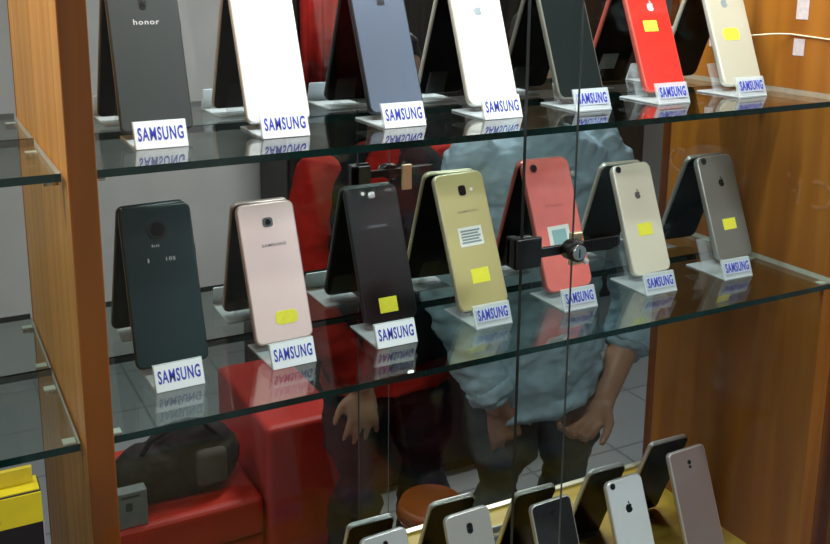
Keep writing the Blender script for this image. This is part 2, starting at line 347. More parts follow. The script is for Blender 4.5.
# ------------------------------------------------------------------ phones
def apple_pts(s):
    pts = []
    for i in range(48):
        a = 2*math.pi*i/48
        r = .5*(1-.10*math.cos(2*a)*0)
        x, z = .46*math.cos(a), .48*math.sin(a)
        if abs(x) < .2 and z > 0: z -= .10*(1-abs(x)/.2)
        if abs(x) < .14 and z < 0: z += .05*(1-abs(x)/.14)
        d = math.hypot(x-.55, z-.08)
        if d < .24 and d > 1e-6: x, z = .55+(x-.55)/d*.24, .08+(z-.08)/d*.24
        pts.append((x*s, z*s))
    return pts
def phone(name_label, x, y, zs, wd, L, th, yaw, backc, rough=.35, metal=0., frame=None, group=None, bottom=.012, feats=(), front=(0.012, 0.012, 0.013), radius=.13, coat=.3, var=0, t=.0078, spec=.5):
    wd *= S; L *= S*(1.028 if zs == zs2 else 1)
    root = empty('smartphone', (x*S, y*S, zs+bottom*S), (-R(th), 0, R(yaw))); tag(root, name_label, 'phone', group)
    mb = pmat('phone back', backc, rough, metal, spec, var=var, scale=60, coat=coat)
    mf = pmat('phone frame', frame or [c*.8 for c in backc], .3, .5)
    bm = bmesh.new(); add_slab(bm, wd, L, wd*radius, 0, t, .0018, 0, 7, 0, 1)
    sh = link('shell', mesh_from(bm, 'shell'), [mf, mb], root)
    sh.data.polygons.foreach_set('material_index', sh.data.polygons.foreach_get and [p.material_index for p in sh.data.polygons])
    fr = pmat('front glass', front, .12, spec=.2)
    slab('front_glass', wd-.003, L-.003, wd*radius-.001, t-.0001, t+.0007, fr, root, bottom=.0015, n=6)
    if max(front) > .1:
        slab('screen', wd-.007, L*.78, .001, t+.0006, t+.0009, MT['screen'], root, bottom=L*.11, n=2)
    cyl('home_button', (0, t+.0004, L*.055), (0, 1, 0), wd*.06, .0007, MT['lens_ring'], root)
    sl = slab('earpiece', wd*.16, .0014, .0006, t+.0004, t+.0011, MT['lens_ring'], root, bottom=L*.955, n=3)
    bm = bmesh.new(); add_box(bm, (wd/2-.0004, t*.35, L*.66), (wd/2+.0006, t*.65, L*.73), .0002, 1)
    link('power_button', mesh_from(bm, 'power_button'), mf, root)
    for f in feats:
        k = f[0]; fx, fz = f[1]*wd, f[2]*L
        if k == 'cam_round':
            r = f[3]*wd; c = cyl('camera', (fx, .0002, fz), (0, -1, 0), r, .0012, MT['lens_ring'], root, 24)
            cyl('lens', (fx, -.0010, fz), (0, -1, 0), r*.7, .0006, MT['lens'], c, 24)
        elif k == 'cam_sq':
            cw_, chh = f[3]*wd, f[4]*L
            c = slab('camera', cw_, chh, min(cw_, chh)*.3, -.0011, .0002, f[5] if len(f) > 5 else MT['lens_ring'], root, fx, fz-chh/2, .0002)
            cyl('lens', (fx, -.0010, fz), (0, -1, 0), min(cw_, chh)*.3, .0006, MT['lens'], c, 18)
        elif k == 'cam_pill':
            cw_, chh = f[3]*wd, f[4]*L
            c = slab('camera', cw_, chh, cw_*.48, -.0009, .0002, MT['lens_ring'], root, fx, fz-chh/2, .0002)
            for s_ in (-.25, .25): cyl('lens', (fx, -.0008, fz+s_*chh), (0, -1, 0), cw_*.32, .0005, MT['lens'], c, 16)
        elif k == 'flash':
            cyl('flash', (fx, .0002, fz), (0, -1, 0), f[3]*wd, .0006, MT['flash'], root, 14)
        elif k == 'sticker':
            s_ = slab('sticker', f[3]*wd, f[4]*L, f[6] if len(f) > 6 else .0006, -.00035, .0001, f[5], root, fx, fz-f[4]*L/2, 0, 5)
            s_['label'] = 'white sticker' if f[5] is MT['white_sticker'] else 'yellow sticker'
            if len(f) > 7:
                for q in range(f[7]):
                    sw = f[3]*wd*(.72 if q % 2 else .82)
                    slab('print', sw, f[4]*L*.09, .0002, -.00055, -.0003, f[8], s_, fx-f[3]*wd*.03*(q % 2), fz+f[4]*L*(.30-.6*q/max(1, f[7]-1))-f[4]*L*.045, 0, 2)
        elif k == 'panel':
            slab('printed_square', f[3]*wd, f[4]*L, .0006, -.0006, -.0003, f[5], root, fx, fz-f[4]*L/2, 0, 3)
        elif k == 'text':
            tx = link('lettering', text_mesh(f[3], f[4]*wd, f[5]*L, .01), f[6], root); tx.location = (fx, .0001, fz)
        elif k == 'apple':
            lg = None; s_ = f[3]*wd
            bm = bmesh.new(); add_prism(bm, [(px+fx, pz+fz) for px, pz in apple_pts(s_)], -.00025, .0001)
            leaf = [(fx+s_*(.02+.10*math.cos(R(a))+.1*(a/360)), fz+s_*(.60+.15*math.sin(R(a)))) for a in range(0, 360, 30)]
            add_prism(bm, leaf, -.00025, .0001)
            link('logo', mesh_from(bm, 'logo'), f[4], root)
        elif k == 'band':
            bm = bmesh.new(); add_box(bm, (-wd/2+.0015, -.0002, fz), (wd/2-.0015, .0001, fz+f[3]*L)); link('antenna_band', mesh_from(bm, 'antenna_band'), f[4], root)
        elif k == 'front_card':
            slab('front_sticker', f[3]*wd, f[4]*L, .0006, t+.0006, t+.0012, MT['white_sticker'], root, fx, fz-f[4]*L/2, 0, 3)
    return root
YS, WS, TL_, GP = MT['yellow_sticker'], MT['white_sticker'], MT['teal_print'], MT['grey_print']
ST_, DT = MT['silver_text'], MT['dark_text']
g1, g2, g3 = 'phones on the top shelf', 'phones on the middle shelf', 'phones on the bottom deck'
faint = lambda c: pmat('faint print', c, .4)
# middle shelf
phone('large blackish green phone with a round camera, beside the wooden divider on the middle shelf', .272, 1.133, zs2, .093, .201, 21.6, -2, (.015, .032, .036), .35, 0, (.02, .03, .034), g2,
      feats=[('cam_round', 0, .845, .14), ('cam_sq', 0, .845, .13, .045, MT['lens']), ('text', -.05, .745, 'hii', .10, .018, ST_), ('text', -.17, .655, '1', .02, .025, ST_), ('text', .14, .655, '10S', .13, .024, ST_)], radius=.10, spec=.3, coat=.05)
phone('pale pink phone with a yellow blob sticker on the middle shelf', .428, 1.141, zs2, .084, .186, 20.4, 2, (.86, .66, .64), .35, .1, (.62, .47, .45), g2, front=(.30, .25, .24),
      feats=[('cam_sq', 0, .855, .17, .068), ('flash', .19, .855, .03), ('text', .05, .69, 'SAMSUNG', .42, .022, DT), ('sticker', .07, .17, .38, .095, YS, .005)], radius=.12)
phone('glossy black phone with a yellow square sticker on the middle shelf', .591, 1.142, zs2, .085, .192, 20.6, 1.4, (.005, .005, .006), .35, 0, (.03, .035, .038), g2, spec=.15, coat=.04,
      feats=[('cam_sq', -.02, .93, .14, .05, MT['lens']), ('flash', -.17, .945, .03), ('text', 0, .70, 'SAMSUNG', .36, .02, MT['lens_ring']), ('sticker', -.03, .125, .34, .11, YS)], radius=.13)
phone('olive gold phone with a white and a yellow sticker on the middle shelf', .740, 1.13, zs2, .090, .200, 21.9, 5, (.47, .40, .16), .4, .2, (.70, .66, .45), g2, front=(.02, .02, .02),
      feats=[('cam_sq', .01, .865, .14, .075, MT['lens']), ('flash', .2, .865, .03), ('text', .05, .71, 'SAMSUNG', .42, .02, faint((.30, .25, .12))), ('sticker', .0, .525, .48, .14, WS, .0006, 5, GP), ('sticker', .03, .235, .36, .105, YS)], radius=.13)
phone('coral red phone behind the cabinet lock on the middle shelf', .904, 1.139, zs2, .093, .204, 21, 3.7, (.88, .17, .14), .4, 0, (.72, .20, .17), g2, var=.06,
      feats=[('cam_round', -.29, .935, .07), ('text', 0, .64, 'iPhone', .4, .03, faint((.62, .12, .10))), ('sticker', -.02, .40, .46, .17, WS, .0006), ('panel', -.02, .40, .30, .11, TL_)], radius=.16)
phone('champagne phone with a fruit logo and a small yellow sticker, right of the coral phone', 1.073, 1.141, zs2, .085, .180, 20.6, 4, (.80, .74, .58), .4, .15, (.85, .83, .74), g2,
      feats=[('cam_round', -.36, .958, .065), ('apple', .01, .71, .16, DT), ('sticker', .02, .40, .37, .11, YS), ('band', 0, .075, .006, faint((.75, .70, .60))), ('band', 0, .93, .006, faint((.75, .70, .60)))], radius=.15)
phone('dark grey phone with a yellow sticker, last on the right of the middle shelf', 1.260, 1.142, zs2, .086, .177, 21.5, 3, (.20, .20, .175), .4, .25, (.40, .40, .37), g2,
      feats=[('cam_round', -.32, .955, .07), ('apple', .05, .73, .17, MT['lens']), ('sticker', .02, .33, .36, .105, YS), ('band', 0, .075, .012, faint((.20, .20, .18))), ('band', 0, .93, .006, faint((.2, .2, .18)))], radius=.15)
# top shelf
phone('dark grey phone marked honor beside the wooden divider on the top shelf', .268, 1.137, zs1, .088, .19, 21.2, -2, (.044, .050, .051), .5, .0, (.03, .035, .035), g1,
      feats=[('cam_pill', 0, .86, .10, .11), ('text', .02, .72, 'honor', .36, .036, ST_)], radius=.08, spec=.12, coat=0)
phone('plain white phone, second from the divider on the top shelf', .425, 1.137, zs1, .086, .19, 21.6, 0, (.90, .90, .89), .4, 0, (.80, .80, .80), g1, radius=.10,
      feats=[('cam_sq', 0, .93, .2, .06, MT['flash'])])
phone('slate blue phone with a small dark square mark on the top shelf', .596, 1.137, zs1, .084, .19, 22.5, 1, (.075, .095, .14), .4, .4, (.03, .035, .045), g1,
      feats=[('cam_sq', 0, .94, .16, .05), ('panel', .04, .83, .13, .055, MT['lens_ring'])], radius=.12)
phone('silvery white phone with a grey logo on the top shelf', .751, 1.137, zs1, .084, .19, 21.5, 0, (.88, .87, .80), .4, .05, (.75, .74, .68), g1,
      feats=[('cam_round', -.33, .955, .065), ('apple', .0, .73, .17, GP), ('band', 0, .08, .006, faint((.7, .7, .66)))], radius=.15)
phone('plain black phone behind the overlapping glass doors on the top shelf', .908, 1.137, zs1, .086, .19, 22.5, 1, (.006, .010, .010), .4, 0, (.25, .25, .22), g1,
      feats=[('cam_round', -.3, .95, .07)], radius=.14, spec=.1, coat=0)
phone('bright red phone with a yellow square sticker on the top shelf', 1.073, 1.137, zs1, .083, .19, 23, 1, (.86, .022, .012), .35, .1, (.75, .15, .12), g1,
      feats=[('cam_round', -.33, .955, .065), ('apple', .06, .73, .18, ST_), ('sticker', -.04, .565, .34, .095, YS), ('front_card', -.05, .22, .40, .15)], radius=.15)
phone('champagne phone with a smeared yellow sticker, last on the right of the top shelf', 1.239, 1.137, zs1, .086, .19, 22, .5, (.62, .60, .47), .35, .25, (.80, .78, .68), g1,
      feats=[('cam_round', -.33, .955, .065), ('apple', -.05, .74, .18, GP), ('sticker', -.04, .46, .42, .11, YS, .006)], radius=.15)
# bottom deck
TB = 21.5; LB = .205
def low(x, ztop, wd, L=LB):  # foot position from the height of the top edge
    return dict(x=x, y=1.195-L*math.sin(R(TB)), wd=wd, L=L, bottom=ztop-L*math.cos(R(TB))-Z3)
def lowphone(label, x, ztop, wd, c, **k):
    d = low(x, ztop, wd)
    return phone(label, d['x'], d['y'], z3, d['wd'], d['L'], TB, k.pop('yaw', 2), c, group=g3, bottom=d['bottom'], **k)
lowphone('pale silver phone showing only its top edge, first of those on the bottom deck', .606, -.877, .082, (.62, .66, .68), frame=(.8, .82, .84), feats=[('cam_pill', 0, .9, .1, .08)])
lowphone('silver grey phone with a black pill camera on the bottom deck', .758, -.881, .086, (.56, .56, .54), rough=.35, metal=.3, frame=(.8, .8, .78), feats=[('cam_pill', .0, .865, .13, .085)])
lowphone('black phone with a silver rim on the bottom deck', .927, -.907, .086, (.008, .008, .009), frame=(.75, .76, .74), feats=[('cam_round', 0, .9, .07)])
lowphone('white phone with a dark fruit logo on the bottom deck', 1.086, -.906, .083, (.72, .78, .82), frame=(.85, .86, .86), feats=[('cam_round', -.33, .955, .065), ('apple', .0, .74, .2, MT['lens'])], radius=.15)
lowphone('rosy grey phone at the right end of the bottom deck', 1.233, -.885, .090, (.33, .25, .24), rough=.4, metal=.4, frame=(.75, .68, .66), feats=[('cam_round', .0, .88, .045), ('cam_round', .0, .84, .03)], radius=.10)
# stands
sg1, sg2, sg3 = 'stands on the top shelf', 'stands on the middle shelf', 'stands on the bottom deck'
for x, st, who in ((.260, 'white', 'dark grey phone beside the divider'), (.414, 'white', 'plain white phone'), (.580, 'white', 'slate blue phone'), (.733, 'white', 'silvery white phone'),
                   (.889, 'clear', 'plain black phone'), (.1042*10, 'clear', 'bright red phone'), (1.206, 'clear', 'champagne phone with the yellow smear')):
    phone_stand(x, zs1, st, ('white' if st == 'white' else 'clear') + ' lettered stand on the top shelf under the ' + who, sg1, R(random.uniform(-1, 2)))
for x, st, who in ((.2685, 'white', 'large blackish phone'), (.419, 'white', 'pale pink phone'), (.570, 'white', 'glossy black phone'), (.7275, 'clear', 'olive gold phone'),
                   (.883, 'clear', 'coral red phone'), (1.042, 'clear', 'champagne phone'), (1.208, 'clear', 'dark grey phone')):
    phone_stand(x, zs2, st, ('white' if st == 'white' else 'clear') + ' lettered stand on the middle shelf under the ' + who, sg2, R(random.uniform(-1, 3)))
for x, who in ((.594, 'pale silver phone'), (.746, 'silver grey phone'), (.915, 'black phone'), (1.074, 'white phone'), (1.221, 'rosy grey phone')):
    phone_stand(x, z3, 'clear', 'clear lettered stand on the bottom deck under the ' + who, sg3, 0, 1.195-LB*math.sin(R(TB))-.052)

# ------------------------------------------------------------------ cabinet lock
lk = empty('showcase_lock', P(.70, .965, -.37)); tag(lk, 'black ratchet lock bar with a chrome cylinder clipped on the sliding glass doors', 'lock')
def lbox(name, x0, x1, y0, y1, za, zb, m, bev=.0008):
    o = P(.70, .965, -.37)
    return box(name, (x0*S-o.x, y0*S-o.y, CH+za*S-o.z), (x1*S-o.x, y1*S-o.y, CH+zb*S-o.z), m, lk, bev)
lbox('clamp', .674, .686, .962, .985, -.388, -.348, MT['black_metal'])
lbox('clamp_front', .674, .713, .9615, .9678, -.388, -.348, MT['black_metal'])
lbox('clamp_back', .674, .708, .9765, .985, -.385, -.350, MT['black_metal'])
lbox('back_plate', .772, .790, .9765, .983, -.400, -.355, MT['brass'])
lbox('bar', .700, .842, .9622, .9674, -.3765, -.3635, MT['black_metal'])
bm = bmesh.new(); o_ = P(.70, .965, -.37)
for k in range(22):
    x = (.775+k*.0028)*S-o_.x; add_box(bm, (x, -.0046, -.0057), (x+.0011, -.0032, .0057))
link('ratchet_teeth', mesh_from(bm, 'ratchet_teeth'), MT['black_metal'], lk)
bm = bmesh.new(); c = P(.757, .9625, -.370)-o_
add_cyl(bm, c, (0, -1, 0), .0105, .0098, .016, 28); add_box(bm, c+Vector((-.004, -.012, -.010)), c+Vector((.010, .002, .010)), .002)
hd = link('lock_body', mesh_from(bm, 'lock_body'), MT['black_metal'], lk)
bm = bmesh.new(); add_cyl(bm, c+Vector((-.001, -.0158, .001)), (0, -1, 0), .0085, .0075, .004, 24)
kf = link('cylinder', mesh_from(bm, 'cylinder'), MT['steel'], lk)
bm = bmesh.new(); add_box(bm, c+Vector((-.0022, -.0202, -.004)), c+Vector((-.0012, -.0194, .005))); link('keyhole', mesh_from(bm, 'keyhole'), MT['rubber'], kf)
bm = bmesh.new(); add_cyl(bm, c+Vector((.010, -.010, -.010)), (.4, -1, -.3), .0035, .003, .006, 14); link('rivet', mesh_from(bm, 'rivet'), MT['flash'], lk)

# ------------------------------------------------------------------ marks and tape on the right wall
scuff = pmat('white scuff', (.41, .155, .04), .8, var=.25, scale=200)
def wall_strip(name, y0, y1, za, zb, m, label, cat):
    o = box(name, (XR-.0006, y0*S, CH+za*S), (XR-.0001, y1*S, CH+zb*S), m); tag(o, label, cat, 'tape on the right wall'); return o
lilac = pmat('lilac white tape', (.72, .60, .62), .6, var=.12, scale=150)
wall_strip('tape_strip', 1.112, 1.136, -.098, -.03, lilac, 'pale lilac strip of tape high on the right wooden wall, above the cable', 'tape')
wall_strip('tape_strip', 1.114, 1.136, -.158, -.130, lilac, 'small pale square of tape on the right wooden wall, below the cable', 'tape')
def tube(name, pts, r, m, parent=None, n=8):
    bm = bmesh.new(); rings = []
    for i, p in enumerate(pts):
        d = (Vector(pts[min(i+1, len(pts)-1)])-Vector(pts[max(i-1, 0)])).normalized(); q = d.to_track_quat('Z', 'Y')
        rings.append([bm.verts.new(Vector(p)+q @ Vector((r*math.cos(2*math.pi*k/n), r*math.sin(2*math.pi*k/n), 0))) for k in range(n)])
    for a, b in zip(rings, rings[1:]):
        for k in range(n): bm.faces.new((a[k], a[(k+1) % n], b[(k+1) % n], b[k])).smooth = True
    bm.faces.new(rings[0][::-1]); bm.faces.new(rings[-1])
    return link(name, mesh_from(bm, name), m, parent)
o = tube('cable', [P(1.3425, y, z) for y, z in ((.985, -.131), (1.03, -.1285), (1.08, -.1262), (1.12, -.1243), (1.141, -.1232))] + [P(1.325, 1.160, -.1235), P(1.30, 1.185, -.127), P(1.27, 1.203, -.131)], .0011, pmat('cream cable', (.85, .70, .48), .5))
tag(o, 'thin cream cable running along the right wooden wall over the top shelf', 'cable')
bm = bmesh.new()
def stroke(pts, wdt):
    a = [bm.verts.new((0, y*S, CH+z*S)) for y, z in pts]; n = len(pts); L_, R_ = [], []
    bmesh.ops.delete(bm, geom=a, context='VERTS')
    for i in range(n):
        d = Vector(pts[min(i+1, n-1)])-Vector(pts[max(i-1, 0)]); nn = Vector((-d.y, d.x)).normalized()*wdt/2
        for lst, s_ in ((L_, 1), (R_, -1)):
            y, z = Vector(pts[i])+nn*s_; lst.append((bm.verts.new((XR-.0004, y*S, CH+z*S)), bm.verts.new((XR-.0001, y*S, CH+z*S))))
    for i in range(n-1):
        bm.faces.new((L_[i][0], L_[i+1][0], R_[i+1][0], R_[i][0])); bm.faces.new((L_[i][1], R_[i][1], R_[i+1][1], L_[i+1][1]))
        bm.faces.new((L_[i][0], L_[i][1], L_[i+1][1], L_[i+1][0])); bm.faces.new((R_[i][0], R_[i+1][0], R_[i+1][1], R_[i][1]))
stroke([(1.123-.006*i/4, -.358-.004*i/4-.003*math.sin(i/4*3.1)) for i in range(5)], .005)
stroke([(1.097, -.365), (1.0975, -.385), (1.098, -.41)], .006)
stroke([(1.060+.026*math.cos(a), -.384+.022*math.sin(a)) for a in [R(60+i*18) for i in range(14)]], .006)
stroke([(1.112, -.388), (1.104, -.386), (1.098, -.384)], .004)
o = link('wall_scuff', mesh_from(bm, 'wall_scuff'), scuff); tag(o, 'faded white curved letter-like marks stuck on the right wooden wall', 'sticker')

# ------------------------------------------------------------------ yellow and black box on the short lower shelf
ct = empty('side_counter', (-.20, .64, 0)); tag(ct, 'narrow wooden counter against the glass under the yellow and black box', 'counter')
box('counter_top', (-.30, -.085, CH+ZL3*S-.03), (.235, .075, CH+ZL3*S), MT['wood_front'], ct, .003)
box('cupboard', (-.28, -.07, .05), (.22, .07, CH+ZL3*S-.03), MT['wood_wall'], ct, .002)
box('plinth', (-.27, -.05, 0), (.21, .06, .05), MT['rubber'], ct)
yb = empty('cardboard_box', P(.0325, .845, ZL3)); tag(yb, 'yellow and black cardboard box in front of the glass left of the wooden divider', 'box')
Hb = (-.474-ZL3)*S; w2 = .048*S
yel = pmat('yellow card', (.86, .70, .02), .5, var=.05, scale=60)
blk = pmat('black card', (.012, .010, .012), .45)
box('carton', (-w2-.06, 0, 0), (w2-.004, .022, Hb), blk, yb, .0012)
box('yellow_front', (-w2-.06, -.0012, Hb*.905), (w2-.0042, -.0001, Hb-.001), yel, yb)
box('yellow_top', (-w2-.06, .001, Hb), (w2-.005, .021, Hb+.0008), yel, yb)
o = box('yellow_flap', (-w2-.06, .012, Hb+.0008), (w2-.008, .016, Hb+.013), pmat('dull yellow card', (.70, .55, .03), .6, var=.1, scale=80), yb, .0006)
box('yellow_patch', (-w2-.06, -.0012, Hb*.83), (w2-.037, -.0001, Hb*.904), yel, yb)
for q, z in ((0, .955), (1, .922)):
    slab('mark', .034, .0042, .0012, -.0017, -.001, blk, yb, w2-.050, Hb*z, 0, 3)
box('edge_line', (w2-.0045, -.0006, 0), (w2-.0035, .001, Hb*.9), pmat('lilac edge', (.45, .36, .45), .5), yb)

# ------------------------------------------------------------------ people and things in front of the cabinet (seen in the mirror)
def ellipsoid(bm, c, r, rot=None, u=18, v=12):
    m = Matrix.Translation(Vector(c)) @ (rot.to_4x4() if rot else Matrix()) @ Matrix.Diagonal((*r, 1))
    bmesh.ops.create_uvsphere(bm, u_segments=u, v_segments=v, radius=1, matrix=m)
def limb(bm, pts, n=16):
    """Tapered chain with round ends: pts = [(point, radius)]"""
    pts = [(Vector(p), r) for p, r in pts]; rings = []; N = len(pts)
    for i, (p, r) in enumerate(pts):
        d = (pts[min(i+1, N-1)][0]-pts[max(i-1, 0)][0]).normalized(); q = d.to_track_quat('Z', 'Y')
        if i == 0:
            for s_, k in ((.9, .43), (.55, .83)): rings.append((p-d*r*s_, r*k, q))
        rings.append((p, r, q))
        if i == N-1:
            for s_, k in ((.55, .83), (.9, .43)): rings.append((p+d*r*s_, r*k, q))
    vr = [[bm.verts.new(c+q @ Vector((r*math.cos(2*math.pi*k/n), r*math.sin(2*math.pi*k/n), 0))) for k in range(n)] for c, r, q in rings]
    for a, b in zip(vr, vr[1:]):
        for k in range(n): bm.faces.new((a[k], a[(k+1) % n], b[(k+1) % n], b[k]))
    bm.faces.new(vr[0][::-1]); bm.faces.new(vr[-1])
def loft(bm, rows, n=28):
    """rows = [(cx, cy, z, rx, ry)] stacked ellipses, closed at both ends"""
    vr = []
    for cx, cy, z, rx_, ry_ in rows:
        ring = []
        for k in range(n):
            a = 2*math.pi*k/n; ca, sa = math.cos(a), math.sin(a)
            e = .8
            ring.append(bm.verts.new((cx+rx_*math.copysign(abs(ca)**e, ca), cy+ry_*math.copysign(abs(sa)**e, sa), z)))
        vr.append(ring)
    for a, b in zip(vr, vr[1:]):
        for k in range(n): bm.faces.new((a[k], a[(k+1) % n], b[(k+1) % n], b[k]))
    bm.faces.new(vr[0][::-1]); bm.faces.new(vr[-1])
def remeshed(name, bm, m, parent, voxel=.008, smooth=4, wrinkle=0, wscale=.09):
    me = mesh_from(bm, name); o = bpy.data.objects.new(name, me); col.objects.link(o)
    rm = o.modifiers.new('r', 'REMESH'); rm.mode = 'VOXEL'; rm.voxel_size = voxel; rm.use_smooth_shade = True
    sm = o.modifiers.new('s', 'SMOOTH'); sm.iterations = smooth; sm.factor = .5
    bpy.context.view_layer.update()
    me2 = bpy.data.meshes.new_from_object(o.evaluated_get(bpy.context.evaluated_depsgraph_get()))
    bpy.data.objects.remove(o); me2.name = name
    if wrinkle:
        me2.update()
        ns = [v.normal.copy() for v in me2.vertices]
        for v, nn in zip(me2.vertices, ns):
            q = Vector((v.co.x*.9+v.co.z*.55, v.co.y, v.co.z*2.0-v.co.x*.6))/wscale
            d = noise.noise(q)*.6+abs(noise.noise(q*1.9+Vector((3, 1, 7))))*.55
            v.co = v.co+nn*(d-.1)*wrinkle
    o = link(name, me2, m, parent, True)
    return o
def hand(bm, wrist, d, palm_n, spread=1.0, curl=(8, 18, 14), sc_=1.0, thumb=1):
    """Palm and five fingers: d = direction of the fingers, palm_n = way the palm faces"""
    d = Vector(d).normalized(); pn = Vector(palm_n); pn = (pn-d*pn.dot(d)).normalized(); sd = d.cross(pn).normalized()
    wrist = Vector(wrist)
    for k in (-1, -.33, .33, 1):
        limb(bm, [(wrist+sd*k*.016*sc_, .014*sc_), (wrist+d*.045*sc_+sd*k*.027*sc_, .0135*sc_), (wrist+d*.088*sc_+sd*k*.032*sc_, .0115*sc_)], 10)
    lens = (.062, .076, .082, .072)
    for k, (off, l) in enumerate(zip((-1.05, -.36, .36, 1.02), lens)):
        base = wrist+d*(.086 if k in (1, 2) else .080)*sc_+sd*off*.033*sc_
        dr = (d+sd*off*.13*spread).normalized(); pts = [(base, .0098*sc_)]; p = base; a = 0
        for f, cu, rr in zip((.45, .32, .23), curl, (.0092, .0084, .0072)):
            a += R(cu); dd = (dr*math.cos(a)+pn*math.sin(a)).normalized(); p = p+dd*l*f*sc_; pts.append((p, rr*sc_))
        limb(bm, pts, 10)
    s_ = thumb
    b0 = wrist+d*.018*sc_+sd*s_*.022*sc_; dr = (d*.62+sd*s_*.72+pn*.25).normalized()
    p1 = b0+dr*.042*sc_; p2 = p1+(dr*.6+d*.6).normalized()*.03*sc_; p3 = p2+(dr*.4+d*.8).normalized()*.024*sc_
    limb(bm, [(b0, .014*sc_), (p1, .0115*sc_), (p2, .0098*sc_), (p3, .0078*sc_)], 10)
def head(bm, c, yaw=0):
    c = Vector(c); Rz = Matrix.Rotation(yaw, 3, 'Z')
    def q(x, y, z): return c+Rz @ Vector((x, y, z))
    ellipsoid(bm, q(0, 0, .03), (.074, .092, .098)); ellipsoid(bm, q(0, .018, -.045), (.058, .068, .072))
    limb(bm, [(q(0, .088, .012), .009), (q(0, .100, -.012), .012), (q(0, .106, -.026), .014)], 10)
    for s_ in (-1, 1):
        ellipsoid(bm, q(s_*.075, -.008, -.005), (.010, .020, .033)); ellipsoid(bm, q(s_*.030, .085, .030), (.022, .010, .008))
    ellipsoid(bm, q(0, .080, -.058), (.024, .010, .007)); ellipsoid(bm, q(0, .076, -.068), (.020, .010, .007))
    return q
def face_parts(q, parent, hairm, skinm, long_=False):
    for s_ in (-1, 1):
        bm = bmesh.new(); ellipsoid(bm, q(s_*.030, .082, .012), (.011, .009, .0075)); link('eye', mesh_from(bm, 'eye'), pmat('eye white', (.75, .72, .68), .3), parent, True)
        bm = bmesh.new(); ellipsoid(bm, q(s_*.030, .0895, .012), (.005, .0025, .0052)); link('iris', mesh_from(bm, 'iris'), pmat('dark iris', (.02, .012, .008), .2), parent, True)
    bm = bmesh.new(); ellipsoid(bm, q(0, -.012, .045), (.081, .094, .093)); ellipsoid(bm, q(0, -.045, -.01), (.070, .058, .08))
    ellipsoid(bm, q(0, .04, .095), (.062, .05, .036))
    remeshed('hair', bm, hairm, parent, .009, 2, .006, .02)
skin = pmat('brown skin', (.36, .20, .125), .5, var=.1, scale=30)
skin_dark = pmat('warm brown skin', (.34, .19, .115), .5, var=.1, scale=30)
hairm = pmat('black hair', (.012, .010, .009), .5, var=.3, scale=90)

# --- person in the blue grey shirt
K1 = 1.06; O1 = (1.405, -.02)
p1 = empty('person', (*O1, 0)); p1.scale = (K1, K1, K1); tag(p1, 'person in a blue grey shirt with rolled sleeves, one bent arm, reflected in the mirror', 'person')
def rel(x, y, z): return Vector(((x-O1[0])/K1, (y-O1[1])/K1, z/K1))
bm = bmesh.new()
loft(bm, [(0, 0, .80, .13, .10), (0, 0, .90, .155, .105), (0, 0, 1.02, .14, .095), (0, 0, 1.18, .155, .10), (0, 0, 1.30, .17, .10), (0, -.005, 1.37, .14, .08), (0, -.01, 1.42, .06, .055)])
limb(bm, [((0, -.01, 1.38), .055), ((0, .01, 1.50), .052)])
q1 = head(bm, (0, .02, 1.585), R(10))
A1 = [(1.600, -.03, 1.42), (1.670, -.03, 1.25), (1.740, -.01, 1.06), (1.670, .05, .94), (1.555, .10, .80)]
B1 = [(1.210, -.03, 1.42), (1.170, -.03, 1.26), (1.155, -.02, 1.10), (1.185, .045, .96), (1.230, .085, .835)]
limb(bm, [(rel(*p), r_) for p, r_ in zip(A1, (.050, .046, .042, .042, .029))])
hand(bm, rel(1.548, .103, .793), (-.70, .10, -.45), (-.50, .2, .40), .5, (28, 38, 28), 1.10, 1)
limb(bm, [(rel(*p), r_) for p, r_ in zip(B1, (.050, .046, .042, .039, .030))])
hand(bm, rel(1.233, .086, .828), (.30, -.05, -.9), (.2, -.9, 0), .4, (15, 20, 15), .95, -1)
for s_ in (-1, 1):
    limb(bm, [((s_*.085, 0, .84), .085), ((s_*.10, .02, .62), .072), ((s_*.105, .02, .46), .055), ((s_*.11, .0, .32), .054), ((s_*.11, -.02, .09), .036)])
    limb(bm, [((s_*.11, -.03, .045), .036), ((s_*.12, .06, .035), .034), ((s_*.125, .13, .028), .027)])
remeshed('body', bm, skin, p1, .0065, 3)
face_parts(q1, p1, hairm, skin)
shirtm = pmat('blue grey cotton', (.28, .41, .48), .85, var=.14, scale=25, bump=.25)
bm = bmesh.new()
loft(bm, [(0, .005, .758, .172, .128), (0, .005, .80, .176, .130), (0, .005, .92, .168, .122), (0, 0, 1.04, .163, .118), (0, 0, 1.18, .175, .120), (0, 0, 1.30, .188, .118), (0, -.005, 1.375, .155, .095), (0, -.01, 1.425, .075, .068)])
limb(bm, [(rel(1.595, -.03, 1.42), .074), (rel(1.67, -.03, 1.25), .074), (rel(1.742, -.01, 1.07), .074), (rel(1.700, .03, .975), .068), (rel(1.672, .052, .925), .064)])
limb(bm, [(rel(1.220, -.03, 1.42), .074), (rel(1.168, -.03, 1.26), .070), (rel(1.152, -.02, 1.11), .068), (rel(1.180, .035, .98), .062), (rel(1.212, .07, .885), .056)])
limb(bm, [((.10, .10, .79), .02), ((.05, .122, .765), .022), ((-.05, .125, .755), .022), ((-.13, .10, .745), .02)])
sh = remeshed('shirt', bm, shirtm, p1, .008, 4, .020, .075)
bm = bmesh.new()
for c_, d_, r_ in ((rel(1.676, .049, .932), (-.55, .30, -.78), .067), (rel(1.210, .068, .892), (.35, .35, -.87), .058)):
    add_cyl(bm, c_, d_, r_, r_*.98, .035, 28)
remeshed('cuff', bm, shirtm, p1, .006, 3, .008, .04)
bm = bmesh.new()
for i in range(7): add_cyl(bm, (.004, .120+.008*(i < 3), .85+.08*i), (0, 1, .0), .0055, .0055, .012, 12)
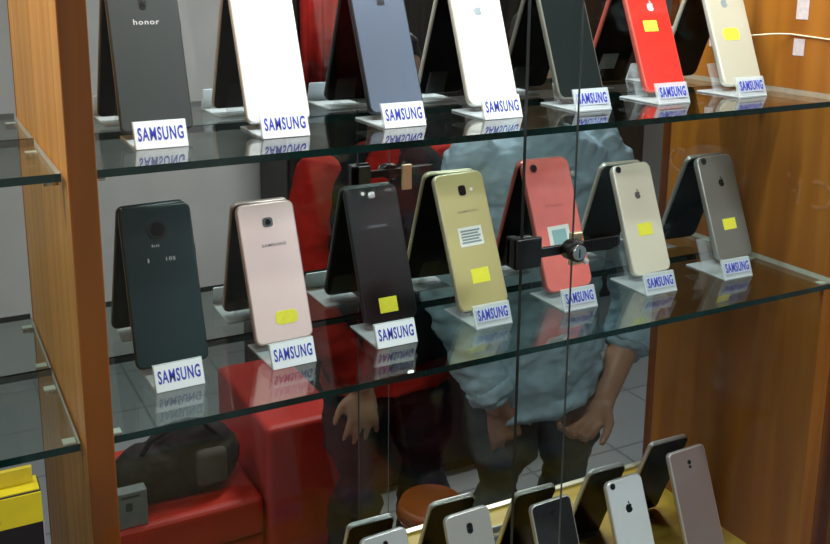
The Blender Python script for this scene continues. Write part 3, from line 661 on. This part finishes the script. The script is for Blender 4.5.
link('button', mesh_from(bm, 'button'), pmat('pale button', (.6, .65, .65), .4), p1)
trm = pmat('dark olive denim', (.055, .070, .062), .85, 0, .12, var=.35, scale=9, bump=.2)
def trousers(bm, w_, top):
    loft(bm, [(0, 0, .76, w_*.95, .108), (0, 0, .84, w_, .112), (0, 0, top, w_*.97, .108)])
    for s_ in (-1, 1):
        limb(bm, [((s_*.085, 0, .83), .098), ((s_*.10, .02, .62), .090), ((s_*.105, .02, .46), .075), ((s_*.11, 0, .30), .070), ((s_*.11, -.02, .12), .062)])
bm = bmesh.new(); trousers(bm, .158, .92); remeshed('trousers', bm, trm, p1, .009, 4, .012, .07)
bm = bmesh.new()
for s_ in (-1, 1):
    limb(bm, [((s_*.11, -.045, .052), .046), ((s_*.12, .06, .045), .045), ((s_*.127, .15, .040), .040)])
    add_box(bm, (s_*.118-.045, -.09, .0), (s_*.118+.05, .19, .022), .008)
remeshed('shoes', bm, pmat('black shoe leather', (.02, .02, .02), .4), p1, .007, 2)

# --- person in the dark jacket and red top
O2 = (1.10, -.26)
p2 = empty('person', (*O2, 0)); tag(p2, 'person in a black vest with red sleeves, one hand hanging in front, reflected in mirror', 'person')
def rel2(x, y, z): return Vector((x-O2[0], y-O2[1], z))
bm = bmesh.new()
loft(bm, [(0, 0, .80, .14, .10), (0, 0, .90, .16, .105), (0, 0, 1.05, .15, .10), (0, 0, 1.20, .16, .105), (0, 0, 1.32, .175, .10), (0, -.005, 1.39, .14, .08), (0, -.01, 1.44, .06, .055)])
limb(bm, [((0, -.01, 1.40), .056), ((0, .01, 1.52), .053)])
q2 = head(bm, (0, .02, 1.61), R(12))
A2 = [(.915, -.27, 1.37), (.865, -.25, 1.20), (.845, -.19, 1.07), (.895, -.125, .975), (.940, -.088, .880)]
B2 = [(1.285, -.27, 1.37), (1.335, -.30, 1.20), (1.345, -.36, 1.07), (1.26, -.43, .99), (1.15, -.42, .96)]
limb(bm, [(rel2(*p), r_) for p, r_ in zip(A2, (.050, .046, .042, .037, .028))])
hand(bm, rel2(.943, -.083, .872), (-.02, .05, -.97), (.10, -.98, 0), 1.35, (10, 14, 12), .95, 1)
limb(bm, [(rel2(*p), r_) for p, r_ in zip(B2, (.050, .046, .042, .037, .028))])
hand(bm, rel2(1.142, -.42, .958), (-.98, .02, -.15), (0, -.98, 0), .6, (20, 25, 20), 1.0, 1)
for s_ in (-1, 1):
    limb(bm, [((s_*.085, 0, .84), .088), ((s_*.10, .02, .62), .074), ((s_*.105, .02, .46), .057), ((s_*.11, .0, .32), .055), ((s_*.11, -.02, .09), .037)])
    limb(bm, [((s_*.11, -.03, .045), .036), ((s_*.12, .06, .035), .034), ((s_*.125, .13, .028), .027)])
remeshed('body', bm, skin_dark, p2, .0065, 3)
face_parts(q2, p2, hairm, skin_dark)
redm = pmat('red cotton', (.33, .013, .008), .85, 0, .12, var=.2, scale=18, bump=.2)
bm = bmesh.new()
loft(bm, [(0, 0, .80, .186, .132), (0, 0, .90, .172, .122), (0, 0, 1.05, .16, .112), (0, 0, 1.20, .17, .115), (0, 0, 1.33, .175, .112), (0, -.005, 1.40, .14, .09), (0, -.01, 1.445, .07, .066)])
limb(bm, [(rel2(*A2[0]), .068), (rel2(*A2[1]), .066), (rel2(*A2[2]), .064), (rel2(*A2[3]), .056), (rel2(.930, -.098, .905), .046)])
limb(bm, [(rel2(*B2[0]), .068), (rel2(*B2[1]), .066), (rel2(*B2[2]), .062), (rel2(*B2[3]), .052), (rel2(1.20, -.425, .972), .042)])
remeshed('top', bm, redm, p2, .008, 4, .012, .08)
jackm = pmat('black padded cloth', (.008, .008, .010), .8, 0, .12, var=.3, scale=12, bump=.2)
bm = bmesh.new()   # open jacket: a shell round the torso with a gap at the front
JT = R(30)
def jacket_ring(z, rx_, ry_, gap, inset):
    out = []
    for k in range(41):
        a = R(90+gap+(360-2*gap)*k/40)+JT
        out.append(bm.verts.new((rx_*math.cos(a)*inset, ry_*math.sin(a)*inset, z)))
    return out
rows = [(.885, .204, .156, 12), (1.0, .200, .152, 9), (1.15, .202, .152, 8), (1.28, .205, .150, 8), (1.37, .190, .135, 12), (1.42, .135, .110, 20), (1.455, .085, .085, 24)]
O = [jacket_ring(z, a, b, g_, 1.0) for z, a, b, g_ in rows]; I = [jacket_ring(z, a, b, g_, .88) for z, a, b, g_ in rows]
for A_ in (O, I):
    for a, b in zip(A_, A_[1:]):
        for k in range(40): bm.faces.new((a[k], a[k+1], b[k+1], b[k]))
for a, b in ((O[0], I[0]), (O[-1], I[-1])):
    for k in range(40): bm.faces.new((a[k], a[k+1], b[k+1], b[k]))
for k in (0, 40):
    for r_ in range(len(O)-1): bm.faces.new((O[r_][k], O[r_+1][k], I[r_+1][k], I[r_][k]))
remeshed('vest', bm, jackm, p2, .008, 3, .010, .09)
bm = bmesh.new(); trousers(bm, .165, .93); remeshed('trousers', bm, pmat('black trousers', (.010, .011, .016), .85, 0, .12, var=.2, scale=10), p2, .009, 4, .012, .07)
bm = bmesh.new()
for s_ in (-1, 1):
    limb(bm, [((s_*.11, -.045, .052), .046), ((s_*.12, .06, .045), .045), ((s_*.127, .15, .040), .040)])
    add_box(bm, (s_*.118-.045, -.09, .0), (s_*.118+.05, .19, .022), .008)
remeshed('shoes', bm, pmat('dark shoe leather', (.02, .018, .018), .4), p2, .007, 2)

# --- red bench with a bag and a small grey carton, stool, tall dark cabinet behind
redv = pmat('red vinyl', (.46, .020, .012), .45, var=.12, scale=6)
bn = empty('padded_bench', (.72, -.68, 0)); tag(bn, 'red padded bench with a tall end panel, reflected under the middle shelf', 'bench')
box('seat', (-.36, -.24, .28), (.09, .22, .405), redv, bn, .02, 4)
box('end_panel', (.095, -.24, .06), (.33, .24, .62), redv, bn, .018, 4)
box('base', (-.35, -.22, .06), (.09, .20, .275), redv, bn, .006)
for sx in (-.32, .29):
    for sy in (-.19, .17): cyl('leg', (sx, sy, 0), (0, 0, 1), .016, .06, MT['black_metal'], bn)
bg = empty('shoulder_bag', (.60, -.60, .408)); tag(bg, 'bulky dark bag lying on the red bench, reflected at the lower left', 'bag')
bagm = pmat('dark grey nylon', (.022, .020, .019), .7, 0, .12, var=.3, scale=14, bump=.3)
bm = bmesh.new(); add_box(bm, (-.17, -.07, 0), (.15, .07, .15), .05, 4); ellipsoid(bm, (.03, 0, .14), (.13, .065, .07)); ellipsoid(bm, (.12, .0, .09), (.06, .06, .08)); ellipsoid(bm, (-.11, .02, .10), (.08, .07, .075))
remeshed('bag_body', bm, bagm, bg, .008, 3, .010, .06)
bm = bmesh.new(); add_box(bm, (.03, .05, .03), (.125, .085, .145), .018, 3); remeshed('pocket', bm, pmat('grey nylon', (.075, .068, .060), .7, 0, .12, var=.2, scale=14), bg, .006, 3)
tube('strap', [(-.12, .05, .15), (-.09, .06, .20), (-.02, .06, .232), (.06, .05, .225), (.11, .04, .16)], .007, bagm, bg)
gb = empty('small_carton', (.435, -.49, .4055)); tag(gb, 'small grey green carton standing beside the dark bag on the red bench', 'box')
box('carton', (-.045, -.02, 0), (.045, .02, .105), pmat('grey green card', (.16, .18, .17), .6, var=.15, scale=40), gb, .003)
slab('printed_mark', .018, .024, .004, .0199, .0206, pmat('dark mark', (.03, .035, .035), .6), gb, -.005, .05, 0, 5)
slab('printed_line', .05, .007, .002, .0199, .0206, pmat('dark line', (.04, .045, .045), .6), gb, .0, .088, 0, 4)
so = empty('round_stool', (1.085, .02, 0)); tag(so, 'orange brown round stool standing in front of the two people, reflected low in the mirror', 'stool')
bm = bmesh.new(); add_cyl(bm, (0, 0, .53), (0, 0, 1), .08, .09, .02, 32); add_cyl(bm, (0, 0, .55), (0, 0, 1), .09, .078, .03, 32)
link('seat', mesh_from(bm, 'seat'), pmat('orange brown vinyl', (.32, .07, .012), .45, var=.3, scale=10), so)
for k in range(4):
    a = R(45+90*k); bm = bmesh.new(); add_cyl(bm, (.11*math.cos(a), .11*math.sin(a), 0), (-.05*math.cos(a), -.05*math.sin(a), .53), .010, .010, .535, 12)
    link('leg', mesh_from(bm, 'leg'), MT['black_metal'], so)
tc_ = empty('tall_cabinet', (2.28, -2.38, 0)); tag(tc_, 'tall dark cabinet against the far wall behind the two people', 'cabinet')
dkm = wood('near black stained wood', (.012, .010, .009), (.028, .022, .018))
box('carcass', (-.72, -.2, .06), (1.44, .18, 2.25), dkm, tc_, .003)
box('plinth', (-.70, -.18, 0), (1.42, .16, .06), dkm, tc_)
for k in range(4):
    d_ = box('door', (-.71+.535*k, .181, .09), (-.71+.535*k+.525, .200, 2.22), dkm, tc_, .003)
    cyl('handle', (-.71+.535*k+.49, .205, 1.1), (0, 0, 1), .006, .14, MT['steel'], d_, 12)

lc = empty('added_low_cabinet', (1.40, -1.15, 0)); tag(lc, 'added low dark cabinet hiding the bright floor behind the two people', 'cabinet')  # added to cover the bright floor and darken the gap between the people
box('carcass', (-.35, -.20, .05), (.75, .22, .78), dkm, lc, .004)
box('plinth', (-.33, -.18, 0), (.73, .20, .05), dkm, lc)
for k in range(2):
    d_ = box('door', (-.34+.54*k, .221, .07), (-.34+.54*k+.53, .238, .76), dkm, lc, .003)
    cyl('handle', (-.34+.54*k+.22, .244, .62), (1, 0, 0), .005, .10, MT['steel'], d_, 12)

rc = empty('hanging_cloth', (1.77, -2.175, 1.34)); tag(rc, 'red cloth hanging on the tall dark cabinet, reflected between the white and slate blue phones', 'cloth')
bm = bmesh.new(); N_ = 28; fr_, bk_ = [], []
for i in range(N_+1):
    x = -.15+.30*i/N_; y = .018+.014*math.sin(i*.9)
    fr_.append([bm.verts.new((x, y+.006, z)) for z in (0, .3, .62)]); bk_.append([bm.verts.new((x, y, z)) for z in (0, .3, .62)])
for i in range(N_):
    for j in range(2):
        bm.faces.new((fr_[i][j], fr_[i+1][j], fr_[i+1][j+1], fr_[i][j+1])); bm.faces.new((bk_[i][j], bk_[i][j+1], bk_[i+1][j+1], bk_[i+1][j]))
    for j in (0, 2): bm.faces.new((fr_[i][j], bk_[i][j], bk_[i+1][j], fr_[i+1][j]))
for i in (0, N_):
    for j in range(2): bm.faces.new((fr_[i][j], fr_[i][j+1], bk_[i][j+1], bk_[i][j]))
link('fabric', mesh_from(bm, 'fabric'), pmat('dark red cloth', (.35, .016, .012), .85, 0, .12, var=.2, scale=12), rc, True)
box('rail', (-.17, -.001, .60), (.17, .050, .63), MT['black_metal'], rc, .003)
